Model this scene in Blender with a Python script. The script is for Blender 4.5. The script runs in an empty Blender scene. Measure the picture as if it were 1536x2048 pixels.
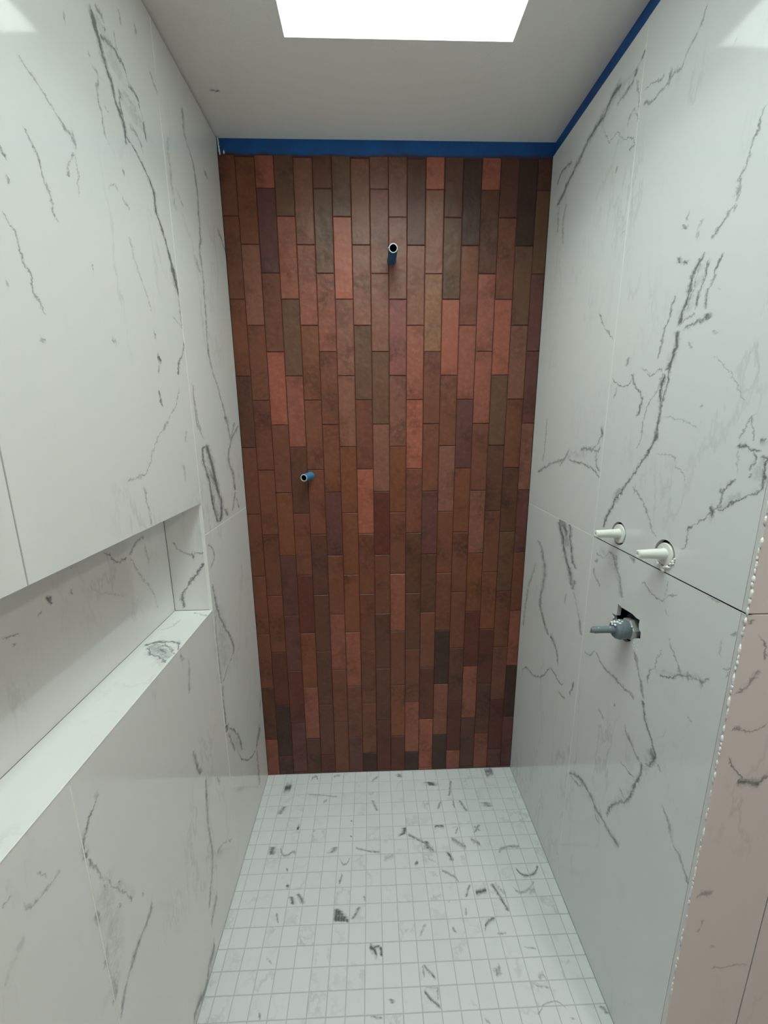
import bpy, bmesh, math, random
from mathutils import Vector, Matrix

# ------------------------------------------------------------------ camera
sc = bpy.context.scene
COL = sc.collection
W = 0.53            # half width of the shower
H = 2.3617          # ceiling height
cam_d = bpy.data.cameras.new('camera')
cam_d.sensor_fit = 'VERTICAL'
cam_d.sensor_height = 36.0
cam_d.lens = 814.58 * 36.0 / 2048.0
cam_d.clip_start = 0.02
cam = bpy.data.objects.new('camera', cam_d)
COL.objects.link(cam)
p, y, r = 0.21696, 0.03068, -0.00743
cy, sy, cp, sp, cr, sr = math.cos(y), math.sin(y), math.cos(p), math.sin(p), math.cos(r), math.sin(r)
fwd = Vector((sy * cp, cy * cp, -sp))
rt = Vector((cy, -sy, 0))
up = rt.cross(fwd)
rt, up = cr * rt + sr * up, -sr * rt + cr * up
M = Matrix((rt, up, -fwd)).transposed().to_4x4()
M.translation = Vector((-0.0647, -1.4972, 1.4924))
cam.matrix_world = M
sc.camera = cam

# ------------------------------------------------------------------ light and exposure
SKY0, SKY1 = -0.251, 0.2815         # skylight opening in x
SKYY0, SKYY1 = -1.50, -0.337        # and in y
SKYTOP = 2.92
wd = bpy.data.worlds.new('sky')
sc.world = wd
wd.use_nodes = True
bg = wd.node_tree.nodes['Background']
bg.inputs[0].default_value = (0.87, 1.0, 0.95, 1)
bg.inputs[1].default_value = 19.0
pl = bpy.data.lights.new('skylight_portal', 'AREA')      # portal: only guides the sky sampling
pl.shape = 'RECTANGLE'
pl.size = SKY1 - SKY0
pl.size_y = SKYY1 - SKYY0
pl.cycles.is_portal = True
po = bpy.data.objects.new('skylight_portal', pl)
po.location = ((SKY0 + SKY1) / 2, (SKYY0 + SKYY1) / 2, SKYTOP + 0.03)
COL.objects.link(po)
sc.cycles.max_bounces = 8
sc.cycles.diffuse_bounces = 6
sc.cycles.glossy_bounces = 3
sc.view_settings.view_transform = 'Standard'
sc.view_settings.look = 'None'
sc.view_settings.gamma = 1
sc.view_settings.use_curve_mapping = False
sc.view_settings.exposure = 0.09

# ------------------------------------------------------------------ helpers
def tag(o, label=None, cat=None, group=None, kind=None):
    if label: o['label'] = label
    if cat: o['category'] = cat
    if group: o['group'] = group
    if kind: o['kind'] = kind
    return o

def link(name, me, mat=None, parent=None, loc=None):
    o = bpy.data.objects.new(name, me)
    COL.objects.link(o)
    if mat is not None and not me.materials:
        me.materials.append(mat)
    if parent is not None:
        o.parent = parent
    if loc is not None:
        o.location = loc
    return o

def bm_obj(name, bm, mat=None, parent=None, smooth=False, loc=None):
    bmesh.ops.recalc_face_normals(bm, faces=bm.faces[:])
    me = bpy.data.meshes.new(name)
    bm.to_mesh(me)
    bm.free()
    if smooth:
        for f in me.polygons:
            f.use_smooth = True
    return link(name, me, mat, parent, loc)

def add_box(bm, x0, x1, y0, y1, z0, z1):
    vs = [bm.verts.new((x, yy, z)) for x in (x0, x1) for yy in (y0, y1) for z in (z0, z1)]
    for f in ((0, 1, 3, 2), (4, 6, 7, 5), (0, 4, 5, 1), (2, 3, 7, 6), (0, 2, 6, 4), (1, 5, 7, 3)):
        bm.faces.new([vs[i] for i in f])

def boxes(name, bl, mat, parent=None):
    bm = bmesh.new()
    for b in bl:
        add_box(bm, *b)
    return bm_obj(name, bm, mat, parent)

def slab_mesh(bm, O, U, V, N, u0, u1, v0, v1, th, ch):
    """a tile lying in the plane O+u*U+v*V: face at N*0, back at -N*th, chamfered front edge"""
    P = lambda u, v, n: bm.verts.new(O + U * u + V * v + N * n)
    a = [P(u0 + ch, v0 + ch, 0), P(u1 - ch, v0 + ch, 0), P(u1 - ch, v1 - ch, 0), P(u0 + ch, v1 - ch, 0)]
    b = [P(u0, v0, -ch), P(u1, v0, -ch), P(u1, v1, -ch), P(u0, v1, -ch)]
    c = [P(u0, v0, -th), P(u1, v0, -th), P(u1, v1, -th), P(u0, v1, -th)]
    bm.faces.new(a)
    for i in range(4):
        j = (i + 1) % 4
        bm.faces.new((a[i], b[i], b[j], a[j]))
        bm.faces.new((b[i], c[i], c[j], b[j]))
    bm.faces.new(c[::-1])

X, Y, Z = Vector((1, 0, 0)), Vector((0, 1, 0)), Vector((0, 0, 1))
PLANES = {
    'L': (Vector((-W, 0, 0)), Y, Z, X), 'R': (Vector((W, 0, 0)), Y, Z, -X),
    'NB': (Vector((-0.637, 0, 0)), Y, Z, X), 'NE': (Vector((0, -0.3895, 0)), X, Z, -Y),
    'E': (Vector((0, -0.9186, 0)), X, Z, -Y), 'NS': (Vector((0, 0, 0.965)), X, Y, Z),
    'NT': (Vector((0, 0, 1.28)), X, Y, -Z), 'F': (Vector((0, 0, 0)), X, Y, Z), 'B': (Vector((0, 0, 0)), X, Z, -Y)}

def panel(name, plane, u0, u1, v0, v1, mat, parent, th=0.010, ch=0.0006):
    bm = bmesh.new()
    slab_mesh(bm, *PLANES[plane], u0, u1, v0, v1, th, ch)
    return bm_obj(name, bm, mat, parent)

def panel_holes(name, plane, u0, u1, v0, v1, holes, mat, parent, th=0.010):
    O, U, V, N = PLANES[plane]
    bm = bmesh.new()
    es = []
    for loop in [[(u0, v0), (u1, v0), (u1, v1), (u0, v1)]] + holes:
        vs = [bm.verts.new(O + U * a + V * b) for a, b in loop]
        es += [bm.edges.new((vs[i], vs[(i + 1) % len(vs)])) for i in range(len(vs))]
    bmesh.ops.triangle_fill(bm, use_beauty=True, use_dissolve=False, edges=es)
    be = [e for e in bm.edges if len(e.link_faces) == 1]
    ret = bmesh.ops.extrude_edge_only(bm, edges=be)
    for v in [g for g in ret['geom'] if isinstance(g, bmesh.types.BMVert)]:
        v.co -= N * th
    me = bpy.data.meshes.new(name)
    for f in bm.faces:
        f.normal_update()
        if abs(f.normal.dot(N)) > 0.9 and f.normal.dot(N) < 0:
            f.normal_flip()
    bm.to_mesh(me)
    bm.free()
    return link(name, me, mat, parent)

def lathe(bm, axis_o, axis_d, prof, seg=28, cap0=True, cap1=True, wob=None):
    """surface of revolution: prof = [(distance along axis, radius), ...]"""
    d = axis_d.normalized()
    a = d.orthogonal().normalized()
    b = d.cross(a)
    rings = []
    for (s, rad) in prof:
        ring = []
        for i in range(seg):
            t = 2 * math.pi * i / seg
            k = 1 if wob is None else wob(s, t)
            ring.append(bm.verts.new(axis_o + d * s + (a * math.cos(t) + b * math.sin(t)) * rad * k))
        rings.append(ring)
    for q0, q1 in zip(rings, rings[1:]):
        for i in range(seg):
            j = (i + 1) % seg
            bm.faces.new((q0[i], q0[j], q1[j], q1[i]))
    if cap0: bm.faces.new(rings[0][::-1])
    if cap1: bm.faces.new(rings[-1])

def blob(bm, c, rx, ry, rz, seed, seg=2):
    rnd = random.Random(seed)
    r0 = bmesh.ops.create_icosphere(bm, subdivisions=seg, radius=1.0)
    for v in r0['verts']:
        k = rnd.uniform(0.72, 1.2)
        v.co = Vector((c[0] + v.co.x * rx * k, c[1] + v.co.y * ry * k, c[2] + v.co.z * rz * k))

def smooth_by_angle(o, ang=40):
    me = o.data
    for f in me.polygons: f.use_smooth = True
    me.set_sharp_from_angle(angle=math.radians(ang))

# ------------------------------------------------------------------ materials
class NT:
    def __init__(s, name):
        s.m = bpy.data.materials.new(name)
        s.m.use_nodes = True
        s.t = s.m.node_tree
        s.b = s.t.nodes['Principled BSDF']
    def n(s, typ, **kw):
        nd = s.t.nodes.new(typ)
        for k, v in kw.items(): setattr(nd, k, v)
        return nd
    def set(s, sock, v):
        if isinstance(v, bpy.types.NodeSocket): s.t.links.new(v, sock)
        else: sock.default_value = v
    def math(s, op, a, b=None, c=None, clamp=False):
        nd = s.n('ShaderNodeMath', operation=op, use_clamp=clamp)
        s.set(nd.inputs[0], a)
        if b is not None: s.set(nd.inputs[1], b)
        if c is not None: s.set(nd.inputs[2], c)
        return nd.outputs[0]
    def noise(s, vec, scale, detail=2.0, rough=0.5, w=None):
        nd = s.n('ShaderNodeTexNoise')
        if w is not None:
            nd.noise_dimensions = '4D'
            s.set(nd.inputs['W'], w)
        nd.inputs['Scale'].default_value = scale
        nd.inputs['Detail'].default_value = detail
        nd.inputs['Roughness'].default_value = rough
        if vec is not None: s.t.links.new(vec, nd.inputs['Vector'])
        return nd
    def mix(s, fac, a, b, blend='MIX'):
        nd = s.n('ShaderNodeMix', data_type='RGBA', blend_type=blend)
        s.set(nd.inputs[0], fac)
        s.set(nd.inputs[6], a)
        s.set(nd.inputs[7], b)
        return nd.outputs[2]
    def ramp(s, fac, p0, p1):
        nd = s.n('ShaderNodeMapRange', clamp=True)
        s.set(nd.inputs[0], fac)
        nd.inputs[1].default_value = p0
        nd.inputs[2].default_value = p1
        return nd.outputs[0]
    def curve(s, x, pts, handle):
        nd = s.n('ShaderNodeFloatCurve')
        mp = nd.mapping
        mp.extend = 'HORIZONTAL'
        cu = mp.curves[0].points
        cu[0].location = pts[0]
        cu[1].location = pts[-1]
        for q in pts[1:-1]: cu.new(*q)
        for q in cu: q.handle_type = handle
        mp.update()
        s.t.links.new(x, nd.inputs['Value'])
        return nd.outputs[0]
    def bump(s, h, strength, dist):
        nd = s.n('ShaderNodeBump')
        nd.inputs['Strength'].default_value = strength
        nd.inputs['Distance'].default_value = dist
        s.t.links.new(h, nd.inputs['Height'])
        s.t.links.new(nd.outputs[0], s.b.inputs['Normal'])
    def base(s, v): s.set(s.b.inputs['Base Color'], v)
    def rough(s, v): s.set(s.b.inputs['Roughness'], v)

def plain(name, col, rough=0.5, metal=0.0, bump=None):
    t = NT(name)
    pos = t.n('ShaderNodeNewGeometry').outputs['Position']
    nz = t.noise(pos, 60, 3).outputs['Fac']
    t.base(t.mix(t.math('MULTIPLY', nz, 0.25), (*col, 1), (*[c * 0.7 for c in col], 1)))
    t.rough(rough)
    t.b.inputs['Metallic'].default_value = metal
    if bump:
        nb = t.noise(pos, bump[0], 4).outputs['Fac']
        t.bump(nb, bump[1], bump[2])
    return t.m

VEINS={
'LU':[(1,37,70,[18355,-3994,18770,-4216,19197,-4415,19528,-4621,19879,-4672,20167,-4990,20336,-5306,20391,-5542,20621,-5644,20793,-5779,21036,-5866,21259,-5998,21484,-6077,21645,-6167,21869,-6197]),(1,34,70,[18355,-3994,18581,-4103]),(1,72,75,[17241,-3780,17569,-3844,17903,-3849,18191,-3993,18581,-4103]),(0,25,50,[-6093,21953,-5871,21968,-5794,21910]),(1,15,50,[21751,-5878,21910,-5794]),(0,27,55,[-6053,21583,-5808,21661,-5604,21714,-5513,21681,-5364,21661,-5240,21513,-5213,21399,-4982,21417,-4863,21300,-4757,21111]),(1,25,55,[20744,-4689,20850,-4758,21111,-4757]),(1,17,35,[21707,-5546,21888,-5502,22075,-5516]),(1,20,50,[20190,-5564,20510,-5566,20702,-5598,20992,-5630]),(1,47,40,[20889,-5630,21114,-5524]),(1,19,40,[22283,-5212,22419,-5230,22597,-5289]),(0,27,40,[-6518,21044,-6453,20979]),(1,14,40,[19842,-6180,20022,-6298,20300,-6320,20583,-6361,20825,-6281,20949,-6336]),(1,70,35,[20824,-6315,20918,-6331]),(0,18,40,[-8214,19801,-8050,19720,-7846,19634,-7631,19517,-7465,19393,-7299,19363,-7159,19267]),(0,46,40,[-7293,19388,-7156,19280]),(1,11,40,[18657,-7532,18911,-7443,19152,-7223]),(1,8,30,[18498,-7307,18775,-7277,19152,-7223]),(1,14,45,[17905,-7855,18027,-7972,18137,-7961,18381,-8056,18581,-8097,18761,-8196,18913,-8322]),(1,11,50,[18254,-8705,18327,-8735,18460,-8750]),(1,13,30,[17942,-8742,18067,-8749,18114,-8833]),(1,13,45,[16920,-8635,17132,-8719,17346,-8772,17520,-8854,17626,-8948]),(1,13,45,[16920,-8635,16997,-8671]),(1,13,45,[16450,-8458,16638,-8561,16827,-8629,16997,-8671]),(0,24,25,[-9116,16718,-9049,16701]),(0,23,30,[-8690,16098,-8545,16085]),(0,29,35,[-6985,16442,-6830,16387]),(0,38,30,[-7221,17552,-7170,17507]),(1,21,25,[17249,-5324,17665,-5545,17946,-5720,18211,-5885]),(0,36,60,[-5401,16857,-5294,16762]),(0,35,75,[-5373,16364,-5159,16275]),(1,21,50,[16005,-5392,16221,-5302]),(1,19,50,[15274,-5394,15483,-5451,15686,-5506]),(0,13,35,[-4399,17401,-3839,17229]),(1,25,50,[16073,-4440,16389,-4317,16613,-4085,17039,-3832]),(0,19,30,[-7115,13864,-6723,13874,-6405,13933,-6232,14118,-5861,14540,-5518,14776,-5153,15027,-4567,15570,-4416,16000]),(0,25,35,[-5523,14758,-5201,14990]),(1,24,30,[12833,-6453,13088,-6487,13409,-6535,13722,-6581]),(1,37,20,[14434,-4454,14792,-4316]),(1,36,20,[13519,-4685,13965,-4663]),(0,33,35,[-4253,22505,-4149,22260,-3768,22091]),(0,87,25,[-4707,22774,-4575,22714]),(0,14,30,[-6194,20453,-6010,20446]),(0,29,40,[-5856,19654,-5820,19647,-5784,19640]),(0,10,25,[-6438,19073,-6152,19266]),(1,13,25,[19160,-6153,19266,-6152]),(0,19,25,[-6025,19169,-5885,19099,-5736,19042]),(0,25,35,[-5392,20669,-5062,20616,-4867,20409]),(0,40,30,[-7055,21101,-6976,21071]),(1,18,20,[17868,-5739,18115,-5795,18529,-5917]),(1,280,14,[21255,-5617,21706,-5843,21897,-6106]),(1,346,14,[20799,-4896,21260,-5302])],
'LF':[(1,40,40,[14316,-1057,15054,-1334,15975,-1814,16628,-2232,17146,-2342,17946,-2255,18807,-2209,18950,-2229,19517,-2252,20054,-2115,20627,-2078,21192,-2041,21795,-2200,22235,-2574,22747,-2537]),(1,87,40,[21854,-1191,22050,-1284]),(0,52,40,[-634,20782,-320,20635,54,20353]),(0,28,25,[-3454,20503,-3063,20298]),(1,81,25,[18956,-2340,19390,-2710]),(1,55,20,[19954,-3592,20930,-3675,21563,-3596]),(1,37,35,[14558,-3410,15206,-3672,15956,-3634]),(1,33,30,[14466,-3322,14953,-3527,15624,-3668]),(1,52,65,[12017,-2843,12721,-3116,13210,-3175,13654,-3358,14030,-3490,14369,-3175]),(1,82,75,[11970,-2649,12490,-2444,12926,-2607,13241,-2724,13792,-2901,14369,-3175]),(0,113,50,[-3151,13537,-2673,13184]),(1,37,50,[12146,-2741,12546,-2970,12896,-3007,12926,-2607]),(1,63,45,[12671,-1075,13295,-1163,13756,-1444,14316,-1057,14839,-147]),(1,50,35,[14316,-1057,15006,-542]),(1,94,45,[14874,-1275,15206,-1400]),(1,63,40,[12077,-1484,12671,-1075]),(1,92,45,[11990,-1955,12336,-2196]),(1,48,35,[11991,-814,12440,-1050]),(1,308,16,[12161,-2805,14096,-3186])],
'LD':[(1,34,40,[10844,-3810,11139,-3386,11586,-3753]),(1,44,45,[7103,-3760,7363,-3202,7624,-2566,8123,-2742,8742,-3172,9604,-3566,10366,-3728]),(1,35,45,[5715,-3801,6437,-3807,7058,-3740]),(1,53,25,[7150,-3826,8318,-3826,9408,-3763]),(1,89,30,[8649,-3115,9330,-3488]),(1,103,60,[5417,-3780,5715,-3801]),(1,39,50,[3728,-2660,4434,-2877,5427,-3539]),(1,41,40,[4313,-3293,5381,-3722]),(0,91,40,[-421,3648,-159,3785]),(0,126,50,[-1246,2499,-544,2897]),(0,24,50,[-3141,4175,-2740,3429,-1832,2644,-1365,2536]),(1,65,35,[741,-1192,1704,-1200,2344,-1157]),(1,334,14,[7456,-3345,9604,-3566]),(1,220,14,[3783,-2645,5436,-3708])],
'LM':[(1,42,40,[5730,-5637,6239,-5861,6768,-5950]),(1,44,45,[1777,-6148,2230,-5965,2670,-5717,3318,-5617,3985,-5644,4672,-5597,5437,-5464]),(0,76,50,[-6207,1137,-6066,1318,-5585,1548]),(0,92,55,[-7612,232,-7376,298,-6842,74,-6525,315,-6096,406,-6068,1049]),(0,29,30,[-5354,2719,-4832,2395,-4234,1789]),(1,32,30,[4396,-4697,4831,-4805]),(1,33,30,[9241,-5847,9543,-6015]),(1,46,25,[8279,-5782,9189,-5604]),(1,28,55,[8058,-9627,8406,-9641,8568,-9568,8739,-9374,8868,-9160]),(0,59,30,[-9294,8885,-9138,8863]),(1,18,35,[6171,-8862,6520,-9010,6992,-9221,7535,-9437,8058,-9627]),(1,17,50,[7125,-9375,7202,-9397,7279,-9419]),(1,15,45,[6783,-9073,6855,-9095,6925,-9117]),(1,22,50,[6086,-8813,6191,-8845,6295,-8877]),(1,15,45,[6361,-9149,6434,-9170,6507,-9192]),(1,15,45,[5726,-8554,5797,-8576,5866,-8598]),(1,28,40,[6717,-9635,7080,-9663]),(1,38,25,[4915,-9675,5253,-9619,5627,-9656,6047,-9629,6227,-9510]),(1,34,35,[4945,-9668,5152,-9565,5563,-9621]),(0,45,45,[-9627,4454,-9391,4734,-9093,4987,-8753,5079,-8367,5198,-8289,5570]),(0,28,25,[-10745,8793,-10554,8602,-10372,8564,-10053,8522]),(1,16,22,[8666,-10281,8961,-10499]),(0,16,25,[-10966,9099,-10759,9028]),(0,62,12,[-11201,8110,-10990,8226,-10737,8340]),(1,199,14,[5135,-9674,6198,-9415,7426,-9415]),(1,83,12,[6072,-8764,6880,-9143])],
'NB':[(0,19,50,[-6541,12273,-6327,12141,-6241,11964,-5925,11875,-5707,11889]),(0,26,40,[-5707,11889,-5618,11949,-5319,12082,-4924,12200]),(1,25,30,[10145,-4762,10417,-4788,10941,-5064,11399,-5368,11866,-5639]),(1,32,20,[11360,-4872,12022,-4967]),(1,23,60,[11797,-8089,11986,-8085]),(0,21,40,[-8407,11730,-8255,11790]),(1,22,40,[11725,-7540,11904,-7569]),(0,12,40,[-9107,11721,-8924,11674,-8749,11615]),(1,16,35,[11469,-8915,11509,-8930,11548,-8945]),(0,18,15,[-7114,11790,-6746,11432,-5914,11044]),(1,16,30,[12235,-7393,12265,-7410,12294,-7426])],
'NE':[(1,26,60,[9694,-6110,9949,-6133,10283,-5993,10773,-5632,11148,-5339]),(0,20,35,[-6237,11699,-5967,11428,-5674,11343,-5318,11363]),(0,46,50,[-5721,11370,-5598,11250])],
'NS':[(0,30,60,[-6268,-5826,-6043,-5669,-5656,-5643,-5265,-6112]),(0,23,60,[-6156,-5872,-5750,-6246,-5306,-6560]),(0,16,50,[-5959,-6002,-5733,-5850,-5455,-6025,-5392,-6337]),(0,14,50,[-5684,-6210,-5392,-6337]),(0,32,50,[-5798,-6393,-5740,-6012,-5498,-6332]),(1,15,45,[-6593,-5371,-6328,-5583,-5757,-5954]),(1,19,45,[-6266,-5279,-5679,-5816]),(1,36,20,[-5025,-6276,-4841,-6033,-4433,-5927]),(0,29,30,[-5788,-4053,-5230,-4303]),(0,197,30,[-6089,-5751,-5335,-6414]),(0,100,30,[-6156,-5872,-5827,-6008])],
'RF':[(1,52,50,[22322,-4303,22467,-4302,22522,-4505,22650,-4634]),(0,30,50,[-4303,22322,-4116,22273,-3759,22265,-3607,22237]),(0,56,55,[-3760,22572,-3446,22563,-3197,22465,-3042,22363,-2712,22359,-2339,22259,-2114,22129,-1608,21982,-1165,21764,-884,21607,-571,21536]),(0,8,50,[-4611,20908,-4329,21191,-4072,21293,-3906,21516,-3731,21603,-3538,21586,-3343,21715,-3149,21996,-3049,22325]),(0,20,45,[-4611,20908,-4502,20894,-4329,20899]),(0,34,50,[-1462,22256,-957,22323,-454,22157]),(0,33,30,[-4454,21697,-4296,21649,-4166,21424]),(1,13,40,[21305,-4614,21738,-4391]),(1,39,30,[20138,-1319,20718,-1158,21309,-1251]),(1,41,30,[20649,-794,21454,-752]),(1,12,35,[21544,-4604,21870,-4502,22245,-4373]),(1,31,40,[20684,-3930,20821,-3948]),(0,17,25,[-4601,19218,-4337,19160]),(1,16,40,[16835,-4568,17027,-4328,17359,-3980,17671,-3772]),(0,30,45,[-4567,14720,-4460,14518,-4135,14215,-3820,14153,-3479,14122]),(0,53,50,[-4576,14558,-4477,14619,-4376,14681]),(0,21,50,[-4521,14279,-4381,14148,-4155,14111]),(1,33,45,[13592,-4603,13897,-4353,14102,-4314]),(0,30,40,[-2829,14066,-2472,13775,-1494,13478,-628,13152]),(0,23,50,[-4590,13466,-4157,13688,-3460,13748,-2833,13782,-2829,14066]),(1,37,40,[13536,-2301,14039,-2784]),(1,32,25,[13534,-969,14298,-1089,15032,-1079]),(0,155,14,[-4278,22310,-3460,22490,-2949,22285]),(0,128,14,[-3910,14116,-2567,13831])],
'RN':[(0,22,40,[-6383,21964,-6303,21850,-6163,21661,-5960,21552,-5827,21427,-5658,21444,-5539,21398,-5318,21388,-5079,21410,-4723,21555]),(0,67,45,[-5606,21493,-5499,21425]),(0,8,35,[-5388,21605,-5304,21689]),(0,12,35,[-5388,21605,-5010,21757,-4688,21861]),(1,18,40,[18320,-7673,18519,-7676,18756,-7685,18906,-7765,19175,-7844,19377,-7880,19533,-7948]),(0,21,40,[-7673,18320,-7534,18200,-7399,18093,-7258,17981]),(1,12,30,[18185,-7672,18320,-7673]),(1,18,20,[20768,-7071,20910,-7188]),(0,38,30,[-6637,18667,-6555,18600]),(1,33,45,[18387,-6641,18460,-6575,18535,-6508]),(1,35,20,[18068,-6908,18320,-6911,18428,-7066]),(1,36,60,[17844,-6601,17916,-6533,17988,-6464]),(1,29,60,[17755,-6767,17812,-6713,17870,-6659]),(1,31,60,[16637,-6728,16908,-6776,17154,-6885,17415,-6909,17630,-6978,17810,-7121]),(1,33,70,[15872,-6558,16151,-6699,16403,-6755,16637,-6728]),(1,21,50,[16875,-7130,17189,-7140,17401,-7204,17729,-7276]),(0,22,50,[-7142,16819,-6919,16791,-6734,16607]),(1,18,40,[16887,-6860,17262,-6978,17728,-7067]),(1,18,45,[16824,-7339,17108,-7333,17210,-7415,17441,-7467,17679,-7547]),(0,20,50,[-7464,16716,-7348,16692,-7142,16632,-6877,16606]),(1,44,50,[16629,-7505,16703,-7433,16778,-7359]),(1,29,60,[12205,-4984,12759,-5231,13164,-5483,13515,-5785,13951,-6098,14387,-6429,14653,-6523,15069,-6535,15322,-6508,15634,-6492,15846,-6518]),(1,19,50,[15132,-6546,15378,-6612,15711,-6657,16070,-6651]),(1,17,30,[14253,-5928,14572,-6056,14912,-6068,15308,-6145,15549,-6392,15852,-6471]),(1,18,45,[16124,-6267,16305,-6288,16602,-6321,16982,-6468,17337,-6525]),(0,13,40,[-6474,15836,-6322,15899,-6133,15873,-5961,15973,-5740,16033]),(0,13,50,[-5490,15893,-5294,15703,-4907,15772,-4695,16013]),(1,24,50,[14964,-5815,15118,-5867,15351,-5928,15524,-5840,15713,-5583,15963,-5477]),(1,36,30,[16129,-5240,16373,-5221]),(1,21,30,[15444,-4840,15697,-4921]),(1,70,35,[12901,-5338,13361,-5508]),(1,26,40,[12674,-6770,13040,-6545,13261,-6235,13408,-6039]),(0,42,45,[-6114,13332,-6046,13373,-5976,13414]),(1,11,25,[15148,-8506,15299,-8391,15480,-8268,15640,-8146,15842,-7921,16034,-7653]),(0,10,22,[-7663,14781,-7219,14908,-6915,14970,-6554,14974]),(0,12,25,[-7577,13626,-7369,13960,-7236,14006,-7165,14153,-6932,14227,-6552,14262]),(1,14,40,[14604,-8476,14755,-8531,14927,-8634,14998,-8726]),(1,11,40,[14592,-8783,14783,-8691,14951,-8629]),(0,18,60,[-8905,14503,-8728,14468,-8606,14522,-8436,14513]),(0,23,60,[-8971,14624,-8851,14643]),(1,17,50,[14126,-8771,14327,-8811,14444,-8733]),(1,17,45,[14026,-8777,14109,-8842]),(1,21,55,[13364,-8195,13471,-8435,13615,-8619,13704,-8746,13798,-8919,14012,-9032,14298,-9023,14433,-8920]),(1,16,50,[12909,-7780,13006,-7799,13144,-7995,13364,-8195,13531,-8327,13695,-8326,13846,-8421,14020,-8536]),(0,47,50,[-8384,13672,-8320,13722,-8256,13772]),(0,62,55,[-8283,13288,-8198,13350,-8111,13414]),(1,10,25,[14020,-8536,14228,-8552,14479,-8501]),(1,20,25,[17068,-7634,17105,-7600,17143,-7565]),(1,31,30,[16328,-7716,16378,-7666,16429,-7617]),(0,31,35,[-7172,16220,-7121,16268,-7070,16317]),(0,24,25,[-7654,15151,-7618,15183,-7581,15216]),(1,15,50,[12431,-7575,12566,-7731,12687,-7760,12880,-7757,13058,-7807]),(1,17,35,[12510,-6954,12670,-6745,12898,-6654,13130,-6422]),(0,20,40,[-8632,13597,-8474,13505]),(1,141,16,[16839,-6830,17234,-6983,17701,-7143]),(1,157,14,[15872,-6558,16344,-6766]),(1,90,16,[13954,-8966,14436,-8970]),(0,89,14,[-8733,13766,-8254,13405])],
'RD':[(0,162,50,[-3178,11465,-2882,11792,-2530,11843]),(1,88,55,[10113,-3706,10502,-3543,10837,-3205,11419,-2857,11799,-2538]),(1,57,55,[10665,-3860,10855,-3652,11358,-3425,11892,-3278]),(1,52,50,[9963,-3779,10372,-3900]),(1,127,30,[11152,-3191,11720,-3130]),(1,25,30,[9325,-3397,9775,-3453]),(1,40,35,[8895,-4530,9465,-4257,9997,-3859]),(0,57,50,[-3396,7252,-2987,7770,-2639,7884]),(0,19,45,[-3915,7589,-3873,7316,-3693,6740,-3282,6763,-2835,6836]),(1,27,50,[6772,-4253,7333,-4394]),(0,24,40,[-4039,6441,-3559,6386]),(1,84,40,[7771,-2562,8251,-1941,8697,-1672,9664,-1859,10416,-1539,10757,-1101]),(1,55,30,[6970,-310,8427,-499,9853,-1073]),(0,26,45,[-2849,6777,-2333,6139,-1450,5584,-912,5549,-377,4610]),(1,213,16,[10725,-3410,11757,-2744])],
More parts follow.
